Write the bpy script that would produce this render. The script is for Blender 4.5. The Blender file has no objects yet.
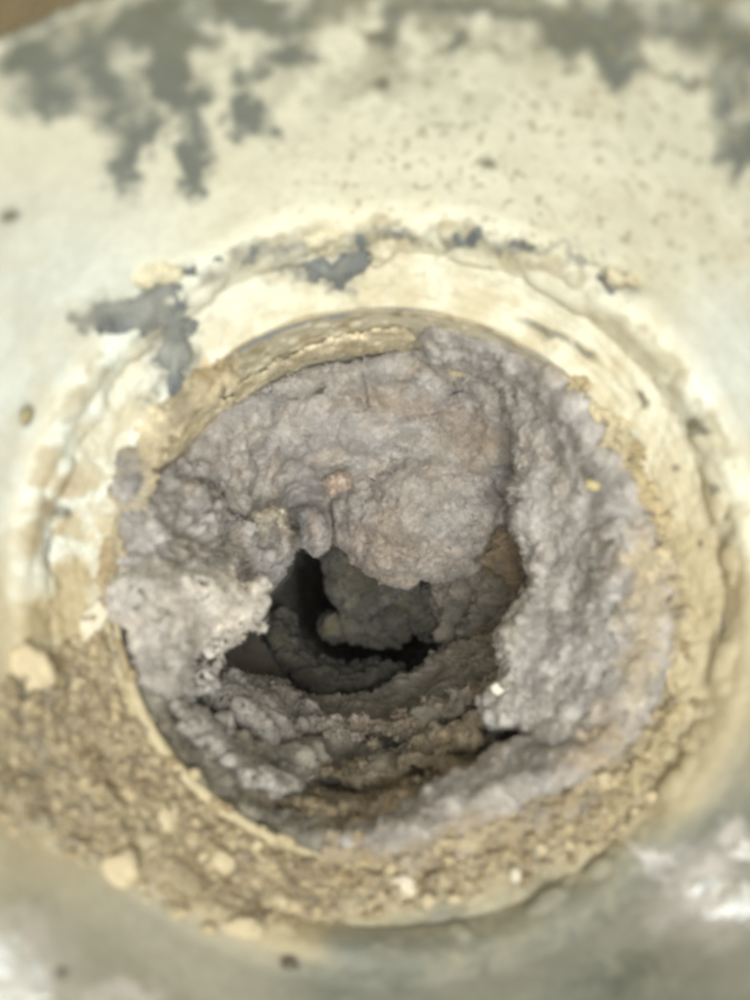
import bpy, math, random
import numpy as np
from mathutils import Matrix, Vector

# ------------------------------------------------------------------ camera
# units below are centimetres (CM converts), duct axis = +Y (into the wall), Z up.
# The pipe mouth is centred on the origin.
CM = 0.01
FPX = 870.0                       # focal length in pixels of the 750 x 1000 photograph
CAMD = 16.0                       # camera distance from the pipe mouth
be, al = math.atan2(25, FPX), math.atan2(100, FPX)
F_ = np.array([math.sin(be) * math.cos(al), math.cos(be) * math.cos(al), math.sin(al)])
R_ = np.array([math.cos(be), -math.sin(be), 0.0])
U_ = np.cross(R_, F_)

def ray(u, v):
    u = np.asarray(u, float); v = np.asarray(v, float)
    a = (u - 375.0) / FPX; b = (500.0 - v) / FPX
    return F_ + a[..., None] * R_ + b[..., None] * U_

_d = ray(388, 575)
CAM = -_d * (CAMD / _d[1])

sc = bpy.context.scene
cam_d = bpy.data.cameras.new('camera')
cam = bpy.data.objects.new('camera', cam_d)
sc.collection.objects.link(cam)
M = Matrix(((R_[0], U_[0], -F_[0], CAM[0] * CM), (R_[1], U_[1], -F_[1], CAM[1] * CM),
            (R_[2], U_[2], -F_[2], CAM[2] * CM), (0, 0, 0, 1)))
cam.matrix_world = M
cam_d.sensor_fit = 'VERTICAL'
cam_d.sensor_height = 36.0
cam_d.sensor_width = 27.0
cam_d.lens = FPX / 1000 * 36.0
cam_d.clip_start = 0.005
cam_d.clip_end = 20
cam_d.dof.use_dof = True
cam_d.dof.focus_distance = (CAMD + 4.6) * CM
cam_d.dof.aperture_fstop = 6.6
sc.camera = cam

# ------------------------------------------------------------------ light
world = bpy.data.worlds.new('World')
sc.world = world
world.use_nodes = True
bg = world.node_tree.nodes['Background']
bg.inputs[0].default_value = (0.985, 1.0, 0.955, 1)
bg.inputs[1].default_value = 0.29

def area(name, loc, target, size, power, col):
    d = bpy.data.lights.new(name, 'AREA')
    d.shape = 'DISK'; d.size = size; d.energy = power; d.color = col
    o = bpy.data.objects.new(name, d)
    sc.collection.objects.link(o)
    o.location = loc
    o.rotation_euler = (Vector(target) - Vector(loc)).to_track_quat('-Z', 'Y').to_euler()
    return o
area('added_soft_lamp', (0.03, -0.56, -0.14), (0, 0.02, 0), 0.42, 4.5, (0.985, 1.0, 0.955))  # added soft lamp below and behind the camera, no window stands there

sc.view_settings.view_transform = 'Standard'
sc.view_settings.look = 'None'
sc.view_settings.exposure = 0.0
sc.view_settings.gamma = 1.0
sc.render.film_transparent = False
sc.cycles.filter_width = 3.2          # the photograph is soft even where it is in focus

# ------------------------------------------------------------------ maths helpers
def P(u, v, y):
    """point at depth y seen along the line of sight through photograph position u, v"""
    d = ray(u, v)
    t = (np.asarray(y, float) - CAM[1]) / d[..., 1]
    return CAM + d * t[..., None]

def proj(p):
    q = p - CAM
    z = q @ F_
    return 375 + FPX * (q @ R_) / z, 500 - FPX * (q @ U_) / z

def smooth(a, b, x):
    t = np.clip((x - a) / (b - a), 0, 1)
    return t * t * (3 - 2 * t)

rng = np.random.RandomState(7)
_perm = rng.permutation(256).astype(np.int64)
_perm = np.concatenate([_perm, _perm, _perm])
_grad = rng.normal(size=(256, 3)); _grad /= np.linalg.norm(_grad, axis=1)[:, None]
_jit = rng.rand(256, 3)

def _h(i, j, k):
    return _perm[_perm[_perm[i & 255] + (j & 255)] + (k & 255)]

def perlin(p):
    i = np.floor(p).astype(np.int64); f = p - i
    w = f * f * f * (f * (f * 6 - 15) + 10)
    out = 0
    for a in (0, 1):
        wa = w[..., 0] if a else 1 - w[..., 0]
        for b in (0, 1):
            wb = w[..., 1] if b else 1 - w[..., 1]
            for c in (0, 1):
                wc = w[..., 2] if c else 1 - w[..., 2]
                g = _grad[_h(i[..., 0] + a, i[..., 1] + b, i[..., 2] + c)]
                out = out + wa * wb * wc * (g[..., 0] * (f[..., 0] - a) + g[..., 1] * (f[..., 1] - b) + g[..., 2] * (f[..., 2] - c))
    return out * 1.5

def fbm(p, o=4, g=0.5):
    s = 0; a = 1.0; q = p
    for k in range(o):
        s = s + a * perlin(q); a *= g; q = q * 2.03 + 17.3
    return s

def worley(p):
    i = np.floor(p).astype(np.int64)
    best = np.full(p.shape[:-1], 9.0)
    for a in (-1, 0, 1):
        for b in (-1, 0, 1):
            for c in (-1, 0, 1):
                ci = i + np.array([a, b, c])
                q = ci + _jit[_h(ci[..., 0], ci[..., 1], ci[..., 2])]
                best = np.minimum(best, ((p - q) ** 2).sum(-1))
    return np.sqrt(best)

def puff(p, warp=0.35):
    """soft lumps with creases between them, about 0..1"""
    w = np.stack([perlin(p * 1.3 + 5.1), perlin(p * 1.3 + 41.7), perlin(p * 1.3 + 83.3)], -1)
    d = worley(p + warp * w)
    return 1 - np.clip(d, 0, 1.1) ** 1.6

def felt(p):
    """matted fibre relief: soft billows, with thin creases here and there; about -1..1"""
    w = np.stack([fbm(p * 0.7 + 5.1, 2), fbm(p * 0.7 + 41.7, 2), fbm(p * 0.7 + 83.3, 2)], -1)
    q = p + 0.7 * w
    soft = perlin(q) * 1.1 + 0.45 * perlin(q * 2.1 + 7)
    cr = np.exp(-(perlin(q * 0.9 + 19) / 0.06) ** 2) * smooth(0.0, 0.35, perlin(p * 0.55 + 63))
    return soft - 0.9 * cr

def terrace(y):
    f = y - np.floor(y)
    return smooth(0, 0.7, f) * (1 - smooth(0.62, 1.0, f))

def srgb(r, g, b):
    c = np.array([r, g, b], float) / 255.0
    return np.where(c <= 0.04045, c / 12.92, ((c + 0.055) / 1.055) ** 2.4)

def mixc(c, col, m):
    return c * (1 - m[..., None]) + np.asarray(col) * m[..., None]

def blobs(u, v, lst, wob=0.0, seed=0.0, soft=0.35):
    """union of soft ellipses (u, v, ru, rv[, angle])"""
    m = np.zeros_like(u)
    if wob:
        q = np.stack([u / 26.0, v / 26.0, np.full_like(u, seed)], -1)
        u = u + wob * fbm(q, 4, 0.6); v = v + wob * fbm(q + 31.7, 4, 0.6)
    for e in lst:
        a = math.radians(e[4]) if len(e) > 4 else 0
        du, dv = u - e[0], v - e[1]
        x = (du * math.cos(a) + dv * math.sin(a)) / e[2]; y = (-du * math.sin(a) + dv * math.cos(a)) / e[3]
        m = np.maximum(m, 1 - smooth(1 - soft, 1 + soft, np.sqrt(x * x + y * y)))
    return m

# ------------------------------------------------------------------ mesh helpers
def add_mesh(name, verts, faces, mat, col=None, parent=None, smooth_=True):
    me = bpy.data.meshes.new(name)
    verts = np.asarray(verts, np.float32).reshape(-1, 3) * CM
    faces = np.asarray(faces, np.int32)
    k = faces.shape[1]
    me.vertices.add(len(verts)); me.vertices.foreach_set('co', verts.ravel())
    me.loops.add(faces.size); me.loops.foreach_set('vertex_index', faces.ravel())
    me.polygons.add(len(faces)); me.polygons.foreach_set('loop_start', np.arange(0, faces.size, k, dtype=np.int32))
    if smooth_:
        me.polygons.foreach_set('use_smooth', np.ones(len(faces), bool))
    me.update(calc_edges=True)
    me.validate()
    if col is not None:
        a = me.attributes.new('tint', 'FLOAT_COLOR', 'POINT')
        c = np.ones((len(verts), 4), np.float32); c[:, :3] = np.clip(np.asarray(col).reshape(-1, 3), 0, 1)
        a.data.foreach_set('color', c.ravel())
    me.materials.append(mat)
    o = bpy.data.objects.new(name, me)
    sc.collection.objects.link(o)
    if parent is not None:
        o.parent = parent
    return o

def tag(o, label, cat, group=None):
    o['label'] = label; o['category'] = cat
    if group: o['group'] = group
    return o

def grid_faces(n, m, wrap=False):
    """n rows x m columns"""
    i = np.arange(n - 1)[:, None] * m
    j = np.arange(m if wrap else m - 1)[None, :]
    j2 = (j + 1) % m
    return np.stack([i + j, i + j2, i + m + j2, i + m + j], -1).reshape(-1, 4)

def grid_normals(p):
    du = np.gradient(p, axis=1); dv = np.gradient(p, axis=0)
    n = np.cross(du, dv)
    return n / np.maximum(np.linalg.norm(n, axis=-1, keepdims=True), 1e-9)

# ------------------------------------------------------------------ materials
def material(name, rough, spec, var, vscale, bump, bscale, sheen=0.0, bump2=0.0, b2scale=100, coat=0.0):
    m = bpy.data.materials.new(name); m.use_nodes = True
    nt = m.node_tree; N = nt.nodes; L = nt.links
    b = N['Principled BSDF']
    b.inputs['Roughness'].default_value = rough
    b.inputs['Specular IOR Level'].default_value = spec
    b.inputs['Sheen Weight'].default_value = sheen
    b.inputs['Sheen Roughness'].default_value = 0.6
    at = N.new('ShaderNodeAttribute'); at.attribute_name = 'tint'
    tc = N.new('ShaderNodeTexCoord')
    n1 = N.new('ShaderNodeTexNoise'); n1.inputs['Scale'].default_value = vscale; n1.inputs['Detail'].default_value = 5; n1.inputs['Roughness'].default_value = 0.65
    L.new(tc.outputs['Object'], n1.inputs['Vector'])
    mr = N.new('ShaderNodeMapRange')
    mr.inputs['From Min'].default_value = 0.25; mr.inputs['From Max'].default_value = 0.75
    mr.inputs['To Min'].default_value = 1 - var; mr.inputs['To Max'].default_value = 1 + var
    L.new(n1.outputs['Fac'], mr.inputs['Value'])
    mx = N.new('ShaderNodeVectorMath'); mx.operation = 'SCALE'
    L.new(at.outputs['Color'], mx.inputs[0]); L.new(mr.outputs[0], mx.inputs['Scale'])
    L.new(mx.outputs[0], b.inputs['Base Color'])
    n2 = N.new('ShaderNodeTexNoise'); n2.inputs['Scale'].default_value = bscale; n2.inputs['Detail'].default_value = 4; n2.inputs['Roughness'].default_value = 0.6
    n2.inputs['Distortion'].default_value = 0.6
    L.new(tc.outputs['Object'], n2.inputs['Vector'])
    bp = N.new('ShaderNodeBump'); bp.inputs['Strength'].default_value = 1.0; bp.inputs['Distance'].default_value = bump
    L.new(n2.outputs['Fac'], bp.inputs['Height'])
    last = bp
    if bump2:
        n3 = N.new('ShaderNodeTexNoise'); n3.inputs['Scale'].default_value = b2scale; n3.inputs['Detail'].default_value = 3
        L.new(tc.outputs['Object'], n3.inputs['Vector'])
        b2 = N.new('ShaderNodeBump'); b2.inputs['Distance'].default_value = bump2
        L.new(n3.outputs['Fac'], b2.inputs['Height']); L.new(bp.outputs[0], b2.inputs['Normal'])
        last = b2
    L.new(last.outputs[0], b.inputs['Normal'])
    return m

M_PLASTIC = material('aged_plastic', 0.55, 0.3, 0.05, 260, 0.00012, 700)
M_LINT = material('dryer_lint', 0.95, 0.05, 0.12, 500, 0.00012, 1300, sheen=0.2)
M_FIBRE = material('lint_fibre', 0.9, 0.1, 0.05, 700, 0.00001, 1500)
M_DUST = material('brown_dust', 0.95, 0.05, 0.2, 600, 0.0003, 1400)
M_CRUMB = material('crumb', 0.9, 0.15, 0.12, 900, 0.0003, 1500)
M_WALL = material('brown_wall', 0.9, 0.2, 0.15, 60, 0.0006, 300)

# ------------------------------------------------------------------ the duct: hood, collar, rim, pipe
RP = 5.0
PR = np.array([[5.10, 0.02], [5.25, 0.0], [5.6, -0.16], [5.95, -0.38], [6.08, -0.42], [6.16, -0.66], [6.35, -0.86],
               [6.7, -1.2], [7.15, -2.0], [7.7, -3.3], [8.2, -5.0], [8.7, -6.8], [9.3, -8.8], [12.5, -10.5]])
_rr = np.linspace(5.0, 12.5, 1500)
_yy = np.interp(_rr, PR[:, 0], PR[:, 1])
_k = np.hanning(41); _k /= _k.sum()
_yy = np.convolve(np.pad(_yy, 20, mode='edge'), _k, 'valid')
def yprof(r):
    return np.interp(r, _rr, _yy)

def surf_y(u, v):
    lo = np.full(np.shape(u), -11.0); hi = np.full(np.shape(u), 0.4)
    for _ in range(34):
        mid = (lo + hi) / 2
        p = P(u, v, mid)
        g = yprof(np.hypot(p[..., 0], p[..., 2])) - mid
        lo = np.where(g > 0, mid, lo); hi = np.where(g > 0, hi, mid)
    return (lo + hi) / 2

def wall_y(u, v):
    """depth of the pipe wall along the line of sight"""
    lo = np.full(np.shape(u), -0.1); hi = np.full(np.shape(u), 12.0)
    for _ in range(30):
        mid = (lo + hi) / 2
        p = P(u, v, mid)
        g = np.hypot(p[..., 0], p[..., 2]) < 4.95
        lo = np.where(g, mid, lo); hi = np.where(g, hi, mid)
    return (lo + hi) / 2

CREAM = srgb(219, 215, 194); WHITE = srgb(219, 223, 216); TAN = srgb(200, 189, 160)
GREYF = srgb(100, 106, 102); BROWN = srgb(142, 122, 92); GREENG = srgb(144, 147, 138)

GREY_STAINS = [(80, 70, 48, 34, 25), (128, 120, 26, 30), (122, 165, 15, 30), (192, 152, 17, 36, 8), (186, 112, 18, 26), (50, 95, 44, 18), (165, 72, 20, 34, -10), (150, 28, 50, 24),
               (250, 114, 22, 19), (246, 72, 14, 12), (288, 52, 24, 16), (270, 20, 40, 14), (390, 28, 12, 24), (230, 6, 90, 12), (600, 26, 46, 26), (620, 60, 22, 24), (690, 20, 60, 20), (690, 75, 26, 8, 20),
               (744, 142, 22, 30), (722, 90, 10, 26), (750, 60, 20, 36), (520, 6, 90, 9), (460, 36, 10, 10), (30, 60, 26, 18)]
SOOT = [(489, 160, 9, 7), (382, 80, 8, 7), (62, 512, 10, 7), (700, 425, 12, 5, 40), (704, 432, 10, 4), (372, 35, 8, 6),
        (640, 400, 10, 4, 60), (545, 333, 26, 5, 25), (585, 352, 14, 5, 40), (677, 465, 5, 4), (718, 487, 5, 6), (700, 542, 4, 4),
        (8, 212, 10, 9), (24, 413, 9, 10), (288, 960, 9, 4), (58, 975, 8, 8), (728, 520, 4, 4)]

def duct_colour(p):
    u, v = proj(p)
    r = np.hypot(p[..., 0], p[..., 2])
    n1 = fbm(p * 0.45 + 3.0, 4); n2 = fbm(p * 1.6 + 9.0, 4); n3 = fbm(p * 5.0 + 1.0, 3)
    c = np.broadcast_to(CREAM, p.shape).copy()
    # left flank whiter, upper wall yellower
    c = mixc(c, WHITE, 0.8 * smooth(330, 40, u) * smooth(120, 300, v) * smooth(800, 500, v))
    c = mixc(c, WHITE, 0.7 * smooth(640, 740, u) * smooth(240, 330, v) * smooth(480, 380, v))
    c = mixc(c, TAN, np.clip(0.20 + 0.7 * n2 + 0.3 * n1, 0, 0.65) * smooth(6.9, 6.2, r))
    c = mixc(c, srgb(150, 139, 112), 0.8 * np.exp(-((r - 6.30 - 0.12 * n2) / 0.13) ** 2) * smooth(-0.5, 0.2, n2) * smooth(620, 420, v))  # tan crust on the hood lip, with the shadow above the crevice painted in
    c = mixc(c, TAN, np.clip(0.06 + 0.45 * n1 + 0.25 * n2, 0, 0.4))
    # concentric dirty streaks on the collar
    ang = np.arctan2(p[..., 2], p[..., 0])
    q = np.stack([r * 9.0, ang * 2.2, np.zeros_like(r)], -1)
    st = smooth(0.05, 0.55, fbm(q, 4, 0.6)) * smooth(5.0, 5.2, r) * smooth(6.3, 5.9, r)
    c = mixc(c, srgb(172, 152, 112), 0.4 * st * (0.2 + 0.65 * smooth(330, 620, u)))
    c = mixc(c, srgb(170, 150, 116), 0.7 * smooth(0.0, 0.5, n2 + 0.25) * smooth(150, 60, u) * smooth(400, 500, v) * smooth(6.5, 6.1, r))
    c = mixc(c, srgb(196, 184, 152), 0.45 * smooth(6.0, 5.3, r) * smooth(-0.5, 0.4, n2))
    # brown grime settles from the right flank to the bottom
    gr = smooth(500, 640, v + 40 * n2) * smooth(8.2, 6.6, r) + 0.75 * smooth(520, 600, u) * smooth(430, 560, v) * smooth(6.4, 5.8, r)
    c = mixc(c, srgb(178, 162, 127), np.clip(gr, 0, 0.8))
    # lower lip: grey-green film
    lo = smooth(770, 900, v + 22 * n1 + 14 * n2 + 0.22 * (u - 300)) * smooth(6.3, 6.75, r)
    c = mixc(c, srgb(180, 176, 160), 0.9 * lo)
    lo2 = smooth(-14, 30, v - (962 - 0.33 * (u - 250)) + 16 * n1 + 8 * n2) * smooth(200, 360, u + 30 * n1) * (0.75 + 0.5 * n1)
    c = mixc(c, GREENG * 0.92, np.clip(0.9 * lo2, 0, 0.95))
    # grey film high on the wall, torn at its lower edge
    g = blobs(u, v, [(a[0], a[1], a[2] * 1.15, a[3] * 1.15) + tuple(a[4:]) for a in GREY_STAINS], 15, 4.0, 0.42)
    c = mixc(c, GREYF, np.clip(0.95 * g * (0.95 + 0.5 * n2 + 0.3 * n3), 0, 0.9))
    top_shade = smooth(115, -5, v + 50 * n1) * smooth(-0.3, 0.5, n2 + 0.2)  # darker towards the top edge: hood shading painted into the colour
    c = mixc(c, srgb(120, 120, 104), 0.8 * top_shade)
    arc = blobs(u, v, [(95, 318, 22, 16), (140, 310, 44, 22), (175, 345, 20, 46), (205, 272, 26, 12), (250, 254, 26, 10), (300, 262, 34, 18), (340, 285, 14, 18), (355, 245, 16, 16), (430, 234, 70, 6), (520, 242, 50, 6, 8), (575, 256, 30, 6, 25), (620, 288, 26, 10, 15), (160, 385, 16, 24)], 16, 8.0, 0.6)
    c = mixc(c, srgb(134, 132, 122), np.clip(0.9 * arc * (0.75 + 0.9 * n2 + 0.6 * n3), 0, 0.85))
    # white highlights painted into the lower lip's colour, soft at their borders
    glint = np.maximum(blobs(u, v, [(712, 895, 52, 40), (735, 846, 20, 18), (660, 862, 34, 8, 30), (0, 975, 52, 48), (120, 1000, 40, 12)], 14, 9.0, 0.8), 0)
    c = mixc(c, srgb(238, 230, 226), np.clip(glint * (0.75 + 0.5 * n2), 0, 0.9))
    # darker streaks in the grey film
    c = mixc(c, srgb(112, 116, 106), 0.55 * blobs(u, v, [(430, 962, 120, 16, -14), (570, 905, 90, 20, -20), (620, 975, 60, 10, -10)], 26, 11.0, 0.8))
    # speckle over the top wall
    sp = smooth(0.22, 0.6, perlin(p * 6.5 + 2.0) + 0.35 * perlin(p * 14 + 8)) * smooth(200, 420, u) * smooth(330, 200, v)
    c = mixc(c, srgb(150, 142, 116), 0.75 * sp)
    s = blobs(u, v, SOOT, 5, 6.0, 0.5)
    c = mixc(c, srgb(104, 98, 82), 0.8 * s)
    c *= (1 + 0.07 * n3)[..., None]
    return c

duct = bpy.data.objects.new('vent_duct', None)
sc.collection.objects.link(duct)
tag(duct, 'aged cream plastic vent duct with flared hood and stepped collar round the pipe mouth', 'duct')

def revolve(r, y, nseg, lump, seed):
    th = np.linspace(0, 2 * math.pi, nseg, endpoint=False)
    p = np.stack([np.cos(th)[None, :] * r[:, None], np.broadcast_to(y[:, None], (len(y), nseg)), np.sin(th)[None, :] * r[:, None]], -1)
    n = -grid_normals(np.concatenate([p, p[:, :1]], 1))[:, :-1]
    # make normals face the camera
    s = np.sign(((CAM - p) * n).sum(-1, keepdims=True)); n = n * s
    h = lump(p)
    return p + n * h[..., None]

def hood_lump(p):
    r = np.hypot(p[..., 0], p[..., 2])
    up = smooth(-2.0, 1.0, p[..., 2])
    return np.exp(-((r - 6.33) / 0.13) ** 2) * (0.05 + 0.10 * puff(p * 1.5 + 2) + 0.05 * puff(p * 4 + 2)) * (0.4 + 0.6 * up) + np.exp(-((r - 6.14) / 0.1) ** 2) * 0.16 * smooth(-0.2, 0.5, fbm(p * 1.1 + 8, 3)) + 0.06 * fbm(p * 0.5 + 2, 2) + 0.006 * fbm(p * 2.4 + 7, 3) + 0.003 * fbm(p * 9 + 7, 2)
def collar_lump(p):
    r = np.hypot(p[..., 0], p[..., 2]); ang = np.arctan2(p[..., 2], p[..., 0])
    q = np.stack([r * 7.0, ang * 3.0, np.zeros_like(r)], -1)
    sd_ = np.abs(np.cos(ang)) ** 2
    gv = np.exp(-((r - 6.1) / 0.1) ** 2)
    return gv * 0.16 * smooth(-0.2, 0.5, fbm(p * 1.1 + 8, 3)) + 0.014 * fbm(q, 3, 0.5) + (0.03 + 0.10 * sd_) * puff(p * 1.9 + 6) + 0.05 * sd_ * puff(p * 4.4 + 6) + 0.02 * fbm(p * 3 + 4, 3) + 0.02 * smooth(0.25, 0.7, perlin(p * 5 + 3)) + 0.05 * fbm(p * 0.9 + 5, 2)

r_h = np.concatenate([np.linspace(6.08, 7.2, 110), np.linspace(7.22, 9.6, 200)])
ph = revolve(r_h, yprof(r_h), 1000, hood_lump, 1)
uu, vv = proj(ph)
cut = (vv + 0.45 * uu + 7 * fbm(ph * 1.2, 3) < 42) & (r_h[:, None] > 7.3)
fh = grid_faces(len(r_h), 1000, True)
keep = ~cut.ravel()[fh].any(1)
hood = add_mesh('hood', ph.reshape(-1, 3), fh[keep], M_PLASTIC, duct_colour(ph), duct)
md = hood.modifiers.new('thickness', 'SOLIDIFY'); md.thickness = 0.0015; md.offset = 0  # sheet plastic

r_c = np.linspace(5.08, 6.10, 150)
pc = revolve(r_c, yprof(r_c), 1300, collar_lump, 2)
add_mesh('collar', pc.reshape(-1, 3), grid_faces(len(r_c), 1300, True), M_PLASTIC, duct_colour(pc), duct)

# rim: thin rolled edge of the pipe
nr, ns = 14, 900
ph_ = np.linspace(0, 2 * math.pi, nr, endpoint=False); th = np.linspace(0, 2 * math.pi, ns, endpoint=False)
wob = 0.035 * np.sin(3 * th + 1) + 0.02 * np.sin(7 * th)
tr = 0.03 + 0.008 * np.sin(11 * th) + 0.006 * np.sin(23 * th + 2) + 0.085 * np.exp(-((th - math.radians(225)) / 0.6) ** 2)
rr = 5.04 + wob[None, :] + np.cos(ph_)[:, None] * tr[None, :]
yy = -0.05 + np.sin(ph_)[:, None] * tr[None, :]
prm = np.stack([np.cos(th)[None, :] * rr, yy, np.sin(th)[None, :] * rr], -1)
prm = np.concatenate([prm, prm[:1]], 0)
cr = mixc(np.broadcast_to(srgb(190, 176, 144), prm.shape).copy(), srgb(156, 138, 106), smooth(0.0, 0.5, fbm(prm * 2.0, 4)))
cr = mixc(cr, srgb(206, 192, 160), 0.7 * np.broadcast_to(np.exp(-((th - math.radians(228)) / 0.6) ** 2)[None], prm.shape[:2]))
add_mesh('pipe_rim', prm.reshape(-1, 3), grid_faces(nr + 1, ns, True), M_DUST, cr, duct)

# pipe wall
y_p = np.concatenate([np.linspace(0.0, 4, 90), np.linspace(4.1, 30, 60)])
pp = np.stack([np.cos(th)[None, :] * np.full((len(y_p), 1), RP), np.broadcast_to(y_p[:, None], (len(y_p), ns)), np.sin(th)[None, :] * np.full((len(y_p), 1), RP)], -1)
n = pp * np.array([-1, 0, -1]) / RP
pp = pp + n * (0.03 * fbm(pp * 1.5 + 3, 4) + 0.05 * smooth(0.1, 0.6, fbm(pp * 2.4 + 8, 3)))[..., None]
cp = mixc(np.broadcast_to(srgb(226, 217, 192), pp.shape).copy(), srgb(190, 174, 140), smooth(0.1, 0.7, fbm(pp * 2.2 + 6, 4)))
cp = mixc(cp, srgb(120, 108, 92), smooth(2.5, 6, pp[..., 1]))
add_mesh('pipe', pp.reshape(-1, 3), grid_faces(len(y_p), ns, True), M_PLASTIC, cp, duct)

# wall that the hood is fixed to
th2 = np.linspace(0, 2 * math.pi, 96, endpoint=False); rw = np.array([6.6, 8, 12, 20, 40.0])
pw = np.stack([np.cos(th2)[None, :] * rw[:, None], np.full((5, 96), 0.8), np.sin(th2)[None, :] * rw[:, None]], -1)
wall = add_mesh('wall', pw.reshape(-1, 3), grid_faces(5, 96, True), M_WALL, np.broadcast_to(srgb(122, 108, 80), pw.shape), None, False)
wall['kind'] = 'structure'

# ------------------------------------------------------------------ lint
LG = srgb(172, 165, 158); LL = srgb(174, 169, 167); LB = srgb(160, 144, 124); LD = srgb(124, 114, 100); LP = srgb(190, 180, 164)

def seg_sd(U, V, poly):
    poly = np.asarray(poly, float)[:, :2]
    best = np.full(U.shape, 1e9); inside = np.zeros(U.shape, bool)
    n = len(poly)
    for a in range(n):
        x0, y0 = poly[a]; x1, y1 = poly[(a + 1) % n]
        dx, dy = x1 - x0, y1 - y0
        t = np.clip(((U - x0) * dx + (V - y0) * dy) / (dx * dx + dy * dy + 1e-9), 0, 1)
        best = np.minimum(best, (U - x0 - t * dx) ** 2 + (V - y0 - t * dy) ** 2)
        c = ((y0 > V) != (y1 > V)) & (U < (x1 - x0) * (V - y0) / (y1 - y0 + 1e-12) + x0)
        inside ^= c
    return np.where(inside, 1, -1) * np.sqrt(best)

def dense(poly, k=6):
    """Catmull-Rom smoothing of a closed outline"""
    p = np.asarray(poly, float); out = []
    n = len(p)
    for i in range(n):
        a, b, c, d = p[i - 1], p[i], p[(i + 1) % n], p[(i + 2) % n]
        for t in np.linspace(0, 1, k, endpoint=False):
            out.append(0.5 * (2 * b + (c - a) * t + (2 * a - 5 * b + 4 * c - d) * t * t + (3 * b - a - 3 * c + d) * t ** 3))
    return np.array(out)

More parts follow.
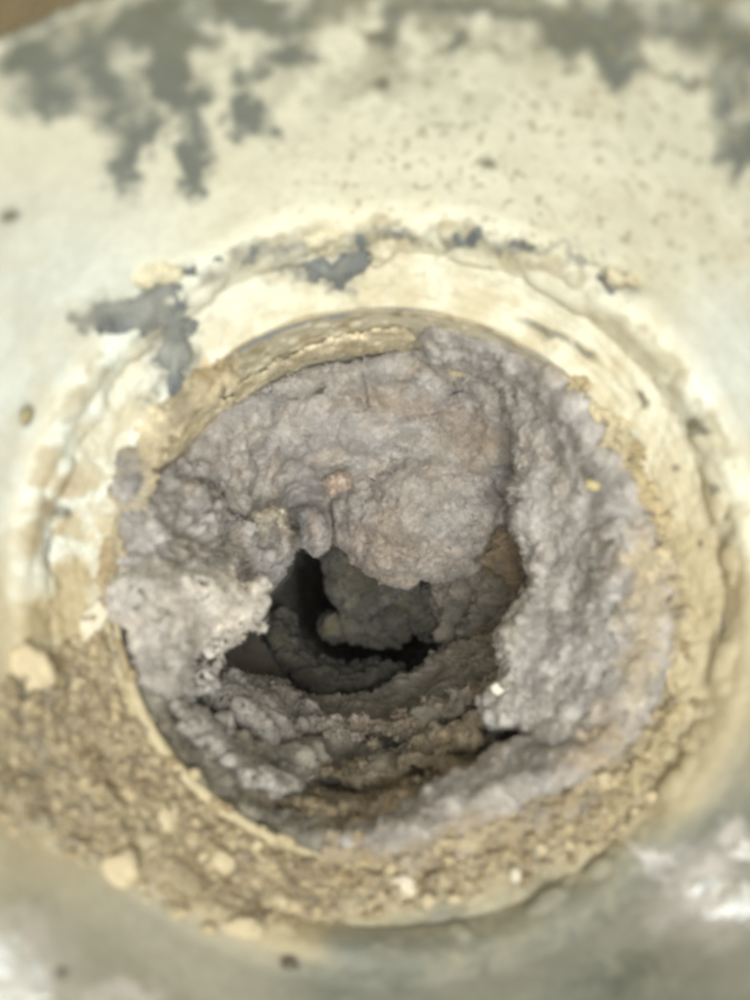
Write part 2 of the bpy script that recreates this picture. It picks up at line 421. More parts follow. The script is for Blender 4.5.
def clump(name, label, cat, poly, T=0.6, w=22, bulge=0.3, amps=((0.22, 1.3), (0.10, 3.4), (0.04, 9.0)), step=1.3, rag=7.0, seed=0.0,
          tints=(), base=LG, ctrl=(), mat=None, surf=None, group=None, stretch=(1, 1, 1), var=LL, back=0.5, lift=0.0, clampr=True, pin=None, parent=None, soft=True, terr=0.0, fuzz=1.0):
    """a solid body of matted lint: outline (u, v, depth), rounded over its edges, lumpy all over"""
    pd = dense(poly)
    u0, v0 = pd[:, 0].min() - 14, pd[:, 1].min() - 14
    u1, v1 = pd[:, 0].max() + 14, pd[:, 1].max() + 14
    U, V = np.meshgrid(np.arange(u0, u1, step), np.arange(v0, v1, step))
    q = np.stack([U / 22.0, V / 22.0, np.full_like(U, seed * 1.7 + 0.5)], -1)
    sd = seg_sd(U + rag * fbm(q, 4, 0.6), V + rag * fbm(q + 37.1, 4, 0.6), pd)
    if surf is not None:
        bd = surf(U, V) - lift
    else:
        cp_ = np.concatenate([pd[::3], np.asarray(ctrl, float).reshape(-1, 3)]) if len(ctrl) else pd[::3]
        ws = 0; wt = 0
        for (a, b, y) in cp_:
            wgt = 1.0 / ((U - a) ** 2 + (V - b) ** 2 + 60.0) ** 1.5
            ws = ws + wgt * y; wt = wt + wgt
        bd = ws / wt
    s = np.clip(sd / w, 0, 1)
    edge = 1 - np.sqrt(np.clip(1 - (1 - s) ** 2, 0, 1))
    mx = max(sd.max(), 1e-3)
    Te = T if pin is None else 0.12 + (T - 0.12) * smooth(pin[0], pin[1], bd)
    y = bd + Te * edge - bulge * smooth(0, 1, sd / mx)
    p = P(U, V, y)
    n = grid_normals(p)
    n = n * np.sign(((CAM - p) * n).sum(-1, keepdims=True))
    h = 0
    st_ = np.asarray(stretch, float)
    for kk, (a, f) in enumerate(amps):
        if soft == 2:
            h = h + a * 0.75 * felt(p * st_ * f * 0.85 + seed * 3.1 + kk * 9.7)
        elif soft:
            h = h + a * (0.35 * (puff(p * st_ * f + seed * 3.1 + kk * 9.7, 0.6) - 0.45) + 0.6 * felt(p * st_ * f * 0.9 + seed * 3.1 + kk * 9.7))
        else:
            h = h + a * (0.8 * (puff(p * st_ * f + seed * 3.1 + kk * 9.7, 0.55) - 0.45) + 0.3 * felt(p * st_ * f + seed * 2.1 + kk * 9.7))
    if terr:
        h = h + terr * (terrace(p[..., 1] * 0.95 + 1.3 * fbm(p * np.array([0.35, 0.5, 0.7]) + seed, 4, 0.45)) - 0.5)
    p = p + n * (h * (0.35 + 0.65 * smooth(0, 0.6, s)))[..., None]
    pb = P(U, V, bd + T + back * s)
    if clampr:
        for a in (p, pb):
            r = np.hypot(a[..., 0], a[..., 2]); lim = np.where(a[..., 1] > 0.12, 4.93, 99.0)
            k = np.minimum(1, lim / np.maximum(r, 1e-6))
            a[..., 0] *= k; a[..., 2] *= k
    ok = sd > 0
    def shift_(m, r, op):
        z = m.copy()
        for a in range(-r, r + 1):
            for b in range(-r, r + 1):
                if a * a + b * b <= r * r + 1:
                    z = op(z, np.roll(np.roll(m, a, 0), b, 1))
        return z
    ok &= shift_(shift_(ok, 4, np.logical_and), 5, np.logical_or)      # no stray flecks
    idx = grid_faces(U.shape[0], U.shape[1])
    f = idx[ok.ravel()[idx].all(1)]
    used = np.unique(f); mp = np.full(U.size, -1); mp[used] = np.arange(len(used))
    f = mp[f]
    P0 = p.reshape(-1, 3)[used]; P1 = pb.reshape(-1, 3)[used]
    Uu, Vu = U.ravel()[used], V.ravel()[used]
    # colour: matted fibres of several greys, brown dust caught in places
    m1 = fbm(P0 * 1.1 + seed + 2.2, 4); m2 = fbm(P0 * 3.2 + seed + 12.0, 4); m3 = fbm(P0 * 0.6 + seed + 7.0, 3)
    c = np.broadcast_to(base, P0.shape).copy()
    c = mixc(c, var, smooth(-0.3, 0.4, m1))
    c = mixc(c, LB * np.minimum(1, base / LG), 0.4 * smooth(0.1, 0.7, m3 + 0.5 * m2))
    for t in tints:
        c = mixc(c, t[5], t[6] * blobs(Uu, Vu, [t[:5]], 16, seed + 3, 0.5))
    c = c * np.array([1.09, 1.085, 1.065])
    c *= (1 + 0.28 * np.clip(fbm(P0 * 1.7 + seed * 2 + 5, 3), -0.6, 0.6))[:, None]
    c *= (1 + 0.13 * m2 + 0.10 * fbm(P0 * 9 + seed, 2))[:, None]
    verts = np.concatenate([P0, P1]); faces = np.concatenate([f[:, ::-1], f + len(P0)])
    o = add_mesh(name, verts, faces, mat or M_LINT, np.concatenate([c, c]), parent)
    if parent is None:
        tag(o, label, cat, group)
    if fuzz and mat is None:
        add_fuzz(o, P0, c, n.reshape(-1, 3)[used], int(fuzz * len(P0) * step * step * 0.22), int(seed * 10) + 1)
    return o

def add_fuzz(o, P0, c, n, cnt, seed):
    """loose fibres matted over a lump of lint: thin bent ribbons"""
    rs = np.random.RandomState(seed)
    i = rs.randint(0, len(P0), cnt)
    p = P0[i]; nn = n[i]
    t = rs.normal(size=(cnt, 3)); t -= nn * (t * nn).sum(1, keepdims=True) * rs.uniform(0.55, 1.0, (cnt, 1))
    t /= np.linalg.norm(t, axis=1, keepdims=True)
    b = np.cross(nn, t); b /= np.maximum(np.linalg.norm(b, axis=1, keepdims=True), 1e-6)
    L = rs.gamma(3.0, 0.04, (cnt, 1)) + 0.05
    bend = rs.normal(0, 0.5, (cnt, 1)); wd = rs.uniform(0.004, 0.011, (cnt, 1))
    rows = []
    for k in range(4):
        s_ = k / 3.0
        q = p + t * L * (s_ - 0.4) + b * L * bend * s_ * s_ + nn * (0.012 + 0.10 * L * math.sin(math.pi * s_))
        ww = wd * (1 - 0.6 * abs(s_ - 0.4))
        rows.append(q - b * ww); rows.append(q + b * ww)
    vv_ = np.stack(rows, 1)
    f0 = np.array([[0, 1, 3, 2], [2, 3, 5, 4], [4, 5, 7, 6]])
    ff = (np.arange(cnt)[:, None, None] * 8 + f0[None]).reshape(-1, 4)
    cc = np.clip(c[i] * rs.uniform(0.85, 1.2, (cnt, 1)) + 0.015 * rs.rand(cnt, 1), 0, 1)
    z = add_mesh('fuzz', vv_.reshape(-1, 3), ff, M_FIBRE, np.repeat(cc, 8, axis=0), o)
    z['kind'] = 'stuff'

# deep lining of the pipe: the matted lint far inside
y_l = np.linspace(3.0, 26, 150); tl = np.linspace(0, 2 * math.pi, 420, endpoint=False)
pl = np.stack([np.cos(tl)[None, :] * np.ones((150, 1)), np.broadcast_to(y_l[:, None], (150, 420)) / RP, np.sin(tl)[None, :] * np.ones((150, 1))], -1) * RP
thick = 0.5 * smooth(3, 5, y_l)[:, None] + 1.3 * smooth(6, 11, y_l)[:, None] + 0.5 * puff(pl * 0.8 + 3) + 0.22 * puff(pl * 2.1 + 5)
k = (RP - thick) / RP * np.sqrt(np.clip((26 - y_l) / 8.0, 0, 1))[:, None]
pl[..., 0] *= k; pl[..., 2] *= k
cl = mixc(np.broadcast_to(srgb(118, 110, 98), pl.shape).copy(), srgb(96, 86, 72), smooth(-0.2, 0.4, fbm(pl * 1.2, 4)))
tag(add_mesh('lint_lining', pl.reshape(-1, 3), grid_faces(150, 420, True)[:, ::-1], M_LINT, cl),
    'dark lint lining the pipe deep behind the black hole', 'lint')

# pieces in the dark, from the farthest out
DK = srgb(84, 81, 73); DK2 = srgb(102, 98, 88)  # darkened lint greys, the cavity's shade painted into the colour
fine = ((0.24, 1.5), (0.12, 3.6), (0.05, 8.0))
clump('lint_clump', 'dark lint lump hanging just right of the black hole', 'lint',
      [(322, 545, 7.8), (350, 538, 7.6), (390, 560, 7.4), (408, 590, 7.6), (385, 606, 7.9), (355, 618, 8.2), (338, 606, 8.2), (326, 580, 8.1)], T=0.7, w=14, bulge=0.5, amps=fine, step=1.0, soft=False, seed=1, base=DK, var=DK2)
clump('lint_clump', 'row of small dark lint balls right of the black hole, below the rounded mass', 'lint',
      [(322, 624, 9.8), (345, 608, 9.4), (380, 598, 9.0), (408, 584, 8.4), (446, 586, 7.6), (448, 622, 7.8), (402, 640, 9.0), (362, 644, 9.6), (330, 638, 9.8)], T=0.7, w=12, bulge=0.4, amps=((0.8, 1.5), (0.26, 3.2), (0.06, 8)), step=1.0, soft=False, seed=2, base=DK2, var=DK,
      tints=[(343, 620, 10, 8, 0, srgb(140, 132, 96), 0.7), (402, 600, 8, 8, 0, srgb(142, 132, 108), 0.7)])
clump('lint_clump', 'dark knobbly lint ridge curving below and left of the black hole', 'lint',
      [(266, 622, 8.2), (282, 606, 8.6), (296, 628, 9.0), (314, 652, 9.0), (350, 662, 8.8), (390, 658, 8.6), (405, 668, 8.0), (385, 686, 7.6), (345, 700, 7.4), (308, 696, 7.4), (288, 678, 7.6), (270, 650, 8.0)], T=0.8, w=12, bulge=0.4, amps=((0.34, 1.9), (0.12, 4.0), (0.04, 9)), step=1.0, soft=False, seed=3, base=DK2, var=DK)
clump('lint_clump', 'grey lint wall on the dark right side of the cavity', 'lint',
      [(432, 575, 6.6), (455, 545, 5.6), (500, 520, 4.6), (530, 530, 3.8), (535, 600, 3.8), (515, 690, 3.8), (470, 690, 5.0), (446, 664, 6.2), (438, 640, 7.0), (436, 605, 7.0)], T=0.6, w=14, bulge=0.1,
      amps=((0.55, 0.9), (0.22, 2.4), (0.06, 7)), step=1.1, terr=0.3, seed=4, base=srgb(132, 124, 114), var=srgb(128, 122, 112), stretch=(0.8, 0.8, 1.6), tints=[(510, 560, 22, 30, 0, srgb(126, 106, 80), 0.7), (490, 670, 22, 40, 20, srgb(124, 104, 78), 0.7)])
clump('lint_bank', 'broad bank of grey and brown lint along the pipe floor below the hole', 'lint',
      [(128, 655, 0.1), (190, 664, 1.8), (232, 668, 3.6), (262, 676, 4.8), (285, 682, 5.4), (300, 690, 5.6), (335, 696, 5.8), (372, 688, 5.9), (405, 672, 6.0), (430, 655, 6.0), (470, 636, 5.0), (515, 630, 3.8), (520, 720, 2.2),
       (470, 790, 1.2), (400, 836, 0.3), (322, 850, -0.05), (247, 820, -0.05), (180, 760, -0.05), (143, 700, 0.0)], T=0.7, w=16, bulge=0.0, pin=(0.6, 2.0),
      soft=2, amps=((0.4, 0.8), (0.2, 1.9), (0.08, 4.6), (0.03, 10)), seed=5, base=srgb(146, 140, 129), var=srgb(140, 134, 123), stretch=(0.6, 0.8, 1.5), ctrl=[(300, 760, 1.9), (380, 770, 1.9), (250, 710, 2.4), (340, 730, 3.4), (430, 720, 3.2), (230, 760, 1.0)],
      tints=[(415, 785, 80, 40, -28, srgb(138, 120, 92), 0.85), (330, 812, 70, 18, 20, srgb(140, 122, 96), 0.6)])
ledge = dict(T=0.26, w=17, bulge=0.12, soft=2, amps=((0.40, 0.8), (0.2, 1.9), (0.05, 5.5)), step=1.15, rag=15, stretch=(0.75, 0.8, 1.3))
clump('lint_ledge', 'grey lint ledge nearest below the hole, with a tan stripe', 'lint',
      [(310, 722, 3.7), (360, 716, 3.7), (420, 702, 3.6), (480, 678, 3.2), (508, 672, 2.9), (500, 700, 2.7), (450, 724, 3.0), (395, 740, 3.2), (340, 744, 3.2)], seed=52, base=srgb(156, 148, 138), var=srgb(150, 142, 132), tints=[(395, 718, 60, 12, -14, srgb(142, 126, 108), 0.6), (485, 690, 20, 14, -30, srgb(138, 118, 94), 0.6)], **ledge)
clump('lint_ledge', 'brownish lint ledge stepping down beside the diagonal roll', 'lint',
      [(310, 756, 2.6), (360, 750, 2.6), (420, 734, 2.6), (470, 716, 2.3), (492, 722, 1.9), (470, 748, 1.8), (420, 772, 1.9), (360, 782, 2.0), (320, 778, 2.1)], seed=53, base=srgb(142, 129, 108), var=srgb(148, 138, 120), **ledge)
clump('lint_ledge', 'lowest brown lint fold just inside the bottom rim', 'lint',
      [(270, 792, 1.3), (330, 796, 1.4), (390, 788, 1.4), (440, 772, 1.4), (452, 784, 1.1), (410, 810, 0.8), (350, 826, 0.6), (300, 816, 0.7)], seed=54, base=srgb(142, 127, 104), var=srgb(148, 136, 116), **ledge)
clump('lint_ledge', 'pale grey lint fold inside the lower left rim', 'lint',
      [(165, 690, 0.9), (195, 700, 1.3), (225, 722, 2.0), (262, 752, 2.2), (310, 766, 2.2), (318, 786, 1.6), (285, 798, 1.0), (240, 780, 0.7), (198, 744, 0.5), (170, 712, 0.4)], seed=55, base=srgb(158, 152, 144), var=srgb(162, 157, 150), **{**ledge, 'amps': ((0.5, 0.9), (0.2, 2.2), (0.06, 6)), 'soft': False})
clump('lint_shelf', 'puffy pale grey lint roll overhanging the lower left of the cavity', 'lint',
      [(178, 676, 1.8), (225, 671, 3.0), (262, 677, 4.0), (288, 688, 4.6), (305, 702, 4.6), (330, 715, 4.6), (318, 740, 3.6), (280, 748, 2.8), (250, 735, 2.6), (225, 715, 2.4), (195, 695, 1.8)], T=0.7, w=15, bulge=0.5,
      amps=((0.55, 0.85), (0.22, 2.1), (0.05, 7)), step=1.1, soft=False, seed=6, base=srgb(154, 148, 142), var=srgb(150, 144, 138))

# large upper pieces
clump('lint_mat', 'grey felted lint covering the pipe wall above the rounded mass', 'lint',
      [(172, 462, 1.5), (212, 412, 2.2), (255, 385, 2.4), (310, 362, 2.5), (360, 352, 2.5), (410, 338, 2.2), (440, 335, 1.8), (500, 345, 1.8), (552, 380, 1.9), (552, 430, 2.6), (540, 480, 3.3), (480, 520, 5.4), (400, 540, 6.2), (345, 545, 6.2), (300, 552, 5.8), (262, 560, 5.0), (230, 530, 3.4), (190, 485, 2.2)], T=0.5, w=20, bulge=0.0,
      soft=2, amps=((0.42, 0.75), (0.16, 2.0), (0.06, 5.5), (0.02, 14)), seed=7, base=srgb(170, 163, 156), var=srgb(172, 167, 164), ctrl=[(290, 440, 3.4), (350, 415, 3.6), (420, 390, 3.2), (304, 502, 6.0), (300, 515, 6.4), (330, 520, 6.2), (322, 455, 4.0), (460, 420, 3.8), (515, 440, 3.3), (515, 400, 2.7)],
      tints=[(470, 363, 26, 8, 8, srgb(214, 198, 160), 0.85), (508, 375, 8, 6, 0, srgb(206, 188, 150), 0.8), (410, 405, 50, 14, 10, srgb(142, 124, 108), 0.6), (470, 440, 30, 30, 0, srgb(146, 128, 108), 0.6), (335, 430, 24, 20, 0, srgb(172, 168, 168), 0.6)])
clump('lint_mass', 'large rounded pinkish grey lint mass overhanging the black hole', 'lint',
      [(335, 480, 4.9), (350, 446, 4.7), (390, 424, 4.5), (440, 416, 4.3), (488, 428, 4.3), (518, 470, 4.3), (528, 520, 4.3), (514, 556, 4.6), (478, 574, 5.0), (440, 584, 5.1), (404, 588, 5.1), (372, 580, 5.1), (350, 562, 5.1), (335, 545, 5.1), (330, 512, 5.0)], T=1.2, w=48, bulge=1.1, soft=2,
      amps=((0.22, 0.7), (0.08, 2.2), (0.04, 5.0), (0.015, 14)), seed=8, base=srgb(170, 161, 153), var=srgb(170, 163, 158), tints=[(380, 550, 55, 24, 10, srgb(164, 150, 137), 0.6), (495, 450, 18, 34, 20, srgb(140, 124, 106), 0.7), (440, 500, 40, 30, 0, srgb(166, 160, 156), 0.6)])
clump('lint_clump', 'small oblong grey lint lobe dangling above the black hole', 'lint',
      [(300, 512, 4.6), (314, 506, 4.5), (328, 514, 4.5), (333, 532, 4.5), (328, 550, 4.6), (316, 558, 4.7), (304, 550, 4.7), (299, 532, 4.6)], T=0.6, w=13, bulge=0.4, amps=((0.08, 2), (0.05, 5), (0.02, 11)), step=0.9, rag=3, seed=9, base=srgb(156, 146, 138))
clump('lint_clump', 'pale curled lint nugget at the left edge above the black hole', 'lint',
      [(240, 520, 3.6), (255, 508, 3.4), (275, 506, 3.4), (288, 518, 3.6), (294, 540, 3.9), (290, 572, 4.2), (268, 590, 4.2), (250, 570, 4.0), (240, 545, 3.8)], T=0.6, w=15, bulge=0.4, amps=((0.12, 2.2), (0.10, 5), (0.04, 10)), step=0.9, rag=5, seed=10, base=srgb(150, 142, 134), tints=[(268, 518, 18, 10, 10, srgb(196, 186, 164), 0.8)])
clump('lint_clump', 'tiny pinkish curled lint knot on the felted wall', 'lint',
      [(322, 482, 4.0), (332, 472, 3.9), (346, 473, 3.9), (352, 483, 3.9), (344, 493, 4.0), (330, 495, 4.0)], T=0.4, w=8, bulge=0.25, amps=((0.12, 4), (0.06, 9)), step=0.8, rag=4, seed=11, base=srgb(186, 166, 150), var=srgb(190, 172, 160))

# left pieces at the mouth
clump('lint_clump', 'wrinkled grey lint folds at the upper left of the pipe mouth', 'lint',
      [(112, 530, 0.1), (122, 498, 0.2), (150, 472, 0.6), (185, 462, 1.4), (215, 480, 2.2), (245, 510, 2.9), (262, 545, 3.2), (262, 580, 3.0), (215, 598, 1.6), (165, 592, 0.8), (120, 585, 0.1)], T=0.5, w=16, bulge=0.3,
      pin=(0.3, 1.5), rag=12, amps=((0.55, 1.0), (0.24, 2.3), (0.07, 7)), seed=12, base=srgb(154, 148, 142), stretch=(1, 1, 1.3))
clump('lint_clump', 'pale cotton-like lint clump jutting from the left of the pipe mouth', 'lint',
      [(112, 600, -0.2), (118, 566, -0.1), (150, 552, 0.4), (185, 556, 0.7), (218, 560, 1.0), (250, 572, 1.2), (270, 592, 1.4), (266, 618, 1.4), (246, 640, 1.3), (225, 660, 1.2), (212, 690, 1.0), (185, 712, 0.6), (158, 704, 0.1), (130, 652, -0.1)], T=1.0, w=26, bulge=0.5,
      pin=(0.2, 1.0), rag=13, soft=2, amps=((0.42, 0.7), (0.13, 1.8), (0.05, 4.6), (0.02, 12)), seed=13, base=srgb(190, 182, 173), var=srgb(190, 184, 179), tints=[(232, 600, 34, 34, 0, srgb(212, 204, 192), 0.8), (165, 680, 40, 36, -20, srgb(166, 160, 154), 0.8), (150, 570, 40, 14, 0, srgb(170, 162, 152), 0.6)])
clump('lint_shred', 'narrow grey lint strip on the collar left of the pipe mouth', 'lint',
      [(118, 455), (130, 440), (142, 445), (143, 470), (136, 500), (125, 515), (115, 500), (114, 475)], T=0.12, w=8, bulge=0.1, amps=((0.1, 3), (0.05, 7)), step=1.0, rag=6, seed=14, surf=surf_y, lift=0.08, base=srgb(140, 136, 132), clampr=False)

# right slab and the roll under it
clump('lint_slab', 'thick grey lint slab lining the right side with a ragged inner edge', 'lint',
      [(430, 322, 0.5), (470, 330, 0.4), (520, 347, 0.2), (566, 370, 0.0), (606, 426, -0.15), (637, 491, -0.28), (661, 560, -0.34), (669, 620, -0.34), (660, 698, -0.32), (615, 752, -0.2), (560, 758, 0.2), (520, 735, 0.9), (488, 722, 1.3), (482, 700, 1.5), (498, 672, 1.5), (496, 640, 1.5), (510, 605, 1.5), (524, 575, 1.5), (522, 540, 1.5), (508, 522, 1.6),
       (512, 490, 1.7), (518, 455, 1.7), (505, 425, 1.8), (500, 395, 1.7), (470, 375, 1.4), (440, 365, 1.2), (425, 345, 0.9)], T=1.3, w=22, bulge=0.35, pin=(0.3, 1.3),
      amps=((0.34, 1.0), (0.20, 2.3), (0.08, 6.0), (0.03, 13)), seed=15, base=srgb(174, 168, 163), var=srgb(182, 177, 174), stretch=(1.25, 1, 0.9),
      tints=[(495, 690, 10, 16, 0, srgb(190, 184, 174), 0.6), (640, 640, 16, 70, 5, srgb(190, 172, 134), 0.5), (648, 560, 14, 30, 0, srgb(196, 180, 142), 0.6), (600, 720, 30, 20, -20, srgb(170, 150, 116), 0.4), (512, 590, 14, 70, 5, srgb(186, 178, 168), 0.5)])
clump('lint_roll', 'diagonal roll of grey lint spilling over the lower right rim', 'lint',
      [(340, 836, -0.1), (375, 818, 0.1), (420, 792, 0.4), (460, 765, 0.5), (500, 742, 0.5), (550, 728, 0.4), (600, 712, 0.1), (652, 685, -0.3), (645, 725, -0.35), (598, 768, -0.35), (535, 800, -0.4), (475, 826, -0.4), (420, 846, -0.4), (365, 852, -0.3)], T=0.8, w=20, bulge=0.25, pin=(-0.1, 0.4),
      amps=((0.26, 1.2), (0.12, 3.0), (0.06, 7), (0.02, 14)), seed=16, base=srgb(170, 163, 156), var=srgb(174, 168, 164), clampr=False, tints=[(600, 745, 40, 14, -35, srgb(176, 154, 118), 0.6), (430, 840, 70, 8, -22, srgb(176, 156, 122), 0.5)])

# torn grey lint caught in the crevice round the collar
SH = srgb(112, 116, 117); SH2 = srgb(134, 135, 130)
shreds = [
 ('dark grey lint shred in the crevice, left end of the upper arc', [(84, 318), (100, 302), (130, 300), (150, 285), (175, 278), (192, 285), (190, 315), (170, 330), (130, 335), (100, 332)]),
 ('grey lint streak running down from the crevice beside the cream chip', [(165, 320), (188, 318), (192, 345), (185, 385), (168, 400), (160, 370), (158, 340)]),
 ('thin grey lint line in the crevice at upper left', [(180, 288), (205, 268), (232, 266), (240, 274), (262, 258), (262, 248), (235, 256), (200, 258), (180, 272)]),
 ('forked grey lint shred in the crevice left of the round pale crumb', [(262, 240), (285, 240), (300, 252), (322, 262), (345, 250), (352, 232), (370, 232), (372, 262), (352, 282), (340, 300), (332, 284), (308, 278), (282, 262)]),
 ('thin dark lint line along the crevice at top', [(350, 236), (380, 229), (430, 228), (480, 232), (520, 238), (560, 248), (560, 254), (520, 246), (470, 241), (425, 240), (380, 240)]),
 ('small grey lint wedge under the cream chip at upper right', [(598, 270), (606, 272), (616, 288), (640, 288), (646, 294), (622, 304), (608, 296), (600, 284)])]
for i, (lb, poly) in enumerate(shreds):
    clump('lint_shred', lb, 'lint', poly, T=0.28, w=9, bulge=0.02, amps=((0.07, 2.6), (0.04, 6)), step=1.0, rag=13, fuzz=0, seed=20 + i, surf=surf_y, lift=0.3 if i in (2, 4) else 0.2,
          base=SH, var=SH2, clampr=False, group='lint caught in the collar crevice')

clump('dust_crust', 'mottled tan dust crust over the left and upper left rim', 'dust',
      [(92, 600, -0.1), (96, 540, -0.1), (108, 480, -0.1), (128, 430, -0.1), (160, 392, -0.1), (200, 368, -0.1), (232, 352, -0.1), (250, 362, -0.02), (225, 395, 0.0), (190, 428, 0.0), (165, 470, 0.0), (148, 500, 0.0), (124, 530, -0.02), (118, 575, -0.05), (122, 620, -0.1), (104, 630, -0.1)],
      T=0.12, w=12, bulge=0.12, amps=((0.16, 1.6), (0.10, 3.6), (0.04, 8)), rag=10, seed=17, base=srgb(188, 175, 148), var=srgb(166, 154, 132), mat=M_DUST, clampr=False,
      tints=[(130, 480, 16, 36, 20, srgb(150, 144, 136), 0.8), (215, 365, 20, 10, -20, srgb(160, 138, 104), 0.7), (150, 420, 18, 18, 0, srgb(214, 202, 174), 0.7), (105, 560, 10, 40, 5, srgb(150, 128, 94), 0.6)])

clump('dust_crust', 'thin tan dust crust along the right rim outside the lint slab', 'dust',
      [(560, 352, -0.1), (600, 392, -0.15), (636, 450, -0.15), (668, 520, -0.15), (688, 590, -0.15), (690, 660, -0.15), (672, 730, -0.15), (645, 735, -0.15), (655, 690, -0.15), (660, 620, -0.15), (648, 550, -0.15), (625, 490, -0.12), (598, 430, -0.1), (570, 386, -0.05)],
      T=0.12, w=10, bulge=0.10, amps=((0.16, 1.7), (0.12, 3.6), (0.05, 8)), rag=16, seed=18, base=srgb(192, 178, 148), var=srgb(172, 156, 124), mat=M_DUST, clampr=False,
      tints=[(670, 600, 12, 50, 0, srgb(150, 140, 126), 0.7), (610, 420, 16, 40, -30, srgb(206, 194, 164), 0.7)])

clump('dust_crust', 'tan dust and lint crust covering the bottom rim below the diagonal roll', 'dust',
      [(322, 832, -0.1), (370, 836, -0.1), (430, 826, -0.1), (490, 806, -0.1), (545, 784, -0.1), (600, 752, -0.1), (640, 712, -0.1), (668, 716, -0.15), (645, 760, -0.15), (605, 800, -0.15), (545, 835, -0.15), (480, 858, -0.15), (410, 872, -0.15), (340, 868, -0.15)],
      T=0.12, w=10, bulge=0.12, amps=((0.18, 1.7), (0.14, 3.4), (0.06, 7.5)), rag=12, seed=19, base=srgb(164, 149, 124), var=srgb(156, 146, 132), mat=M_DUST, clampr=False,
      tints=[(450, 838, 60, 8, -20, srgb(196, 182, 150), 0.6), (600, 775, 40, 10, -40, srgb(190, 174, 140), 0.6), (380, 850, 50, 10, 0, srgb(150, 140, 128), 0.6)])

# cream chips and flakes of old coating
CH = srgb(208, 200, 176)
chips = [
 ('cream coating flake on the collar left of the felted lint', [(150, 470), (158, 445), (185, 420), (215, 398), (240, 392), (238, 408), (205, 440), (185, 462), (178, 492), (160, 490)], 0.3, False),
 ('long cream coating band under the upper rim', [(232, 392), (255, 372), (300, 350), (350, 334), (400, 326), (412, 334), (408, 348), (360, 352), (310, 362), (270, 378), (240, 402)], 0.3, True),
 ('pale round chip wedged in the collar crevice near the top', [(370, 250), (376, 240), (388, 238), (398, 246), (396, 258), (384, 266), (372, 262)], 0, False),
 ('cream chip above the grey wedge at upper right', [(600, 262), (618, 268), (636, 278), (644, 288), (624, 290), (610, 282)], 0, False),
 ('tan chip standing on the crevice between grey lint at upper left', [(130, 275), (150, 262), (178, 262), (182, 276), (160, 288), (138, 292)], 0, False),
 ('tan chip inside the forked lint shred', [(296, 236), (320, 228), (350, 230), (342, 248), (322, 258), (304, 250)], 0, False)]
for i, (lb, poly, d, inp) in enumerate(chips):
    kw = dict(T=0.14, w=8, bulge=0.1, amps=((0.08, 2.0), (0.04, 5), (0.02, 11)), step=1.0, rag=6, seed=30 + i, base=srgb(232, 220, 192) if d else CH, var=srgb(216, 202, 170) if d else srgb(198, 188, 162), mat=M_CRUMB)
    if d:
        clump('coating_flake', lb, 'flake', poly, surf=wall_y, lift=d, clampr=True, **{**kw, 'T': 0.3})
    else:
        clump('coating_chip', lb, 'flake', poly, surf=surf_y, lift=0.2, clampr=False, **{**kw, 'T': 0.22})

# ------------------------------------------------------------------ brown dust bed on the lower collar
ta = np.radians(np.linspace(168, 372, 900)); rd = np.linspace(5.12, 7.6, 260)
pb0 = np.stack([np.cos(ta)[None, :] * rd[:, None], np.broadcast_to(yprof(rd)[:, None], (260, 900)), np.sin(ta)[None, :] * rd[:, None]], -1)
ub, vb = proj(pb0)
bed_poly = dense([(105, 590), (128, 650), (160, 710), (205, 770), (265, 815), (330, 842), (400, 852), (480, 830), (560, 790), (615, 750), (655, 690), (672, 630), (690, 640), (700, 700), (672, 770),
                  (628, 835), (560, 872), (480, 898), (400, 915), (300, 932), (240, 940), (190, 928), (140, 900), (80, 872), (20, 840), (-30, 800), (-30, 700), (20, 650), (70, 620)])
qb = np.stack([ub / 26, vb / 26, np.full_like(ub, 3.3)], -1)
sdb = seg_sd(ub + 13 * fbm(qb, 4, .6), vb + 13 * fbm(qb + 9, 4, .6), bed_poly)
nb = grid_normals(pb0); nb = nb * np.sign(((CAM - pb0) * nb).sum(-1, keepdims=True))
mk = smooth(-4, 26, sdb + 8 * fbm(pb0 * 2.5 + 3, 3))
inn = smooth(5.1, 5.35, rd)[:, None]
hb = -0.06 + mk * (0.10 + 0.14 * puff(pb0 * np.array([1.6, 1.6, 2.2]) + 4) + 0.20 * (puff(pb0 * 3.3 + 7) - 0.3) * (0.3 + 0.7 * smooth(-0.2, 0.4, fbm(pb0 * 0.9, 2))) + 0.10 * (puff(pb0 * 7 + 2) - 0.3)) * (0.75 + 0.25 * inn)
pbed = pb0 + nb * hb[..., None]
c1 = fbm(pb0 * 1.3 + 2, 4); c2 = fbm(pb0 * 4.5 + 4, 4)
cb = np.broadcast_to(srgb(162, 148, 123), pb0.shape).copy()
cb = mixc(cb, srgb(146, 131, 107), smooth(-0.2, 0.4, c1))
cb = mixc(cb, srgb(200, 184, 150), 0.85 * smooth(0.05, 0.55, c2 + 0.25 * c1))
cb = mixc(cb, srgb(128, 126, 116), 0.5 * smooth(0.1, 0.5, fbm(pb0 * 2.2 + 31, 3)) * smooth(130, 30, ub))
cb = mixc(cb, srgb(196, 178, 134), 0.6 * smooth(560, 700, ub))
cb = mixc(cb, srgb(190, 180, 156), 0.85 * smooth(26, 0, sdb + 10 * c2))
fb = grid_faces(260, 900)
fb = fb[(sdb.ravel()[fb] > -8).any(1)]
bed = add_mesh('dust_bed', pbed.reshape(-1, 3), fb, M_DUST, cb)
bed['kind'] = 'stuff'
tag(bed, 'crumbly brown dust and lint settled on the lower collar', 'dust')

def on_bed(u, v):
    y = float(surf_y(np.array(u, float), np.array(v, float)))
    return P(np.array(u, float), np.array(v, float), y)

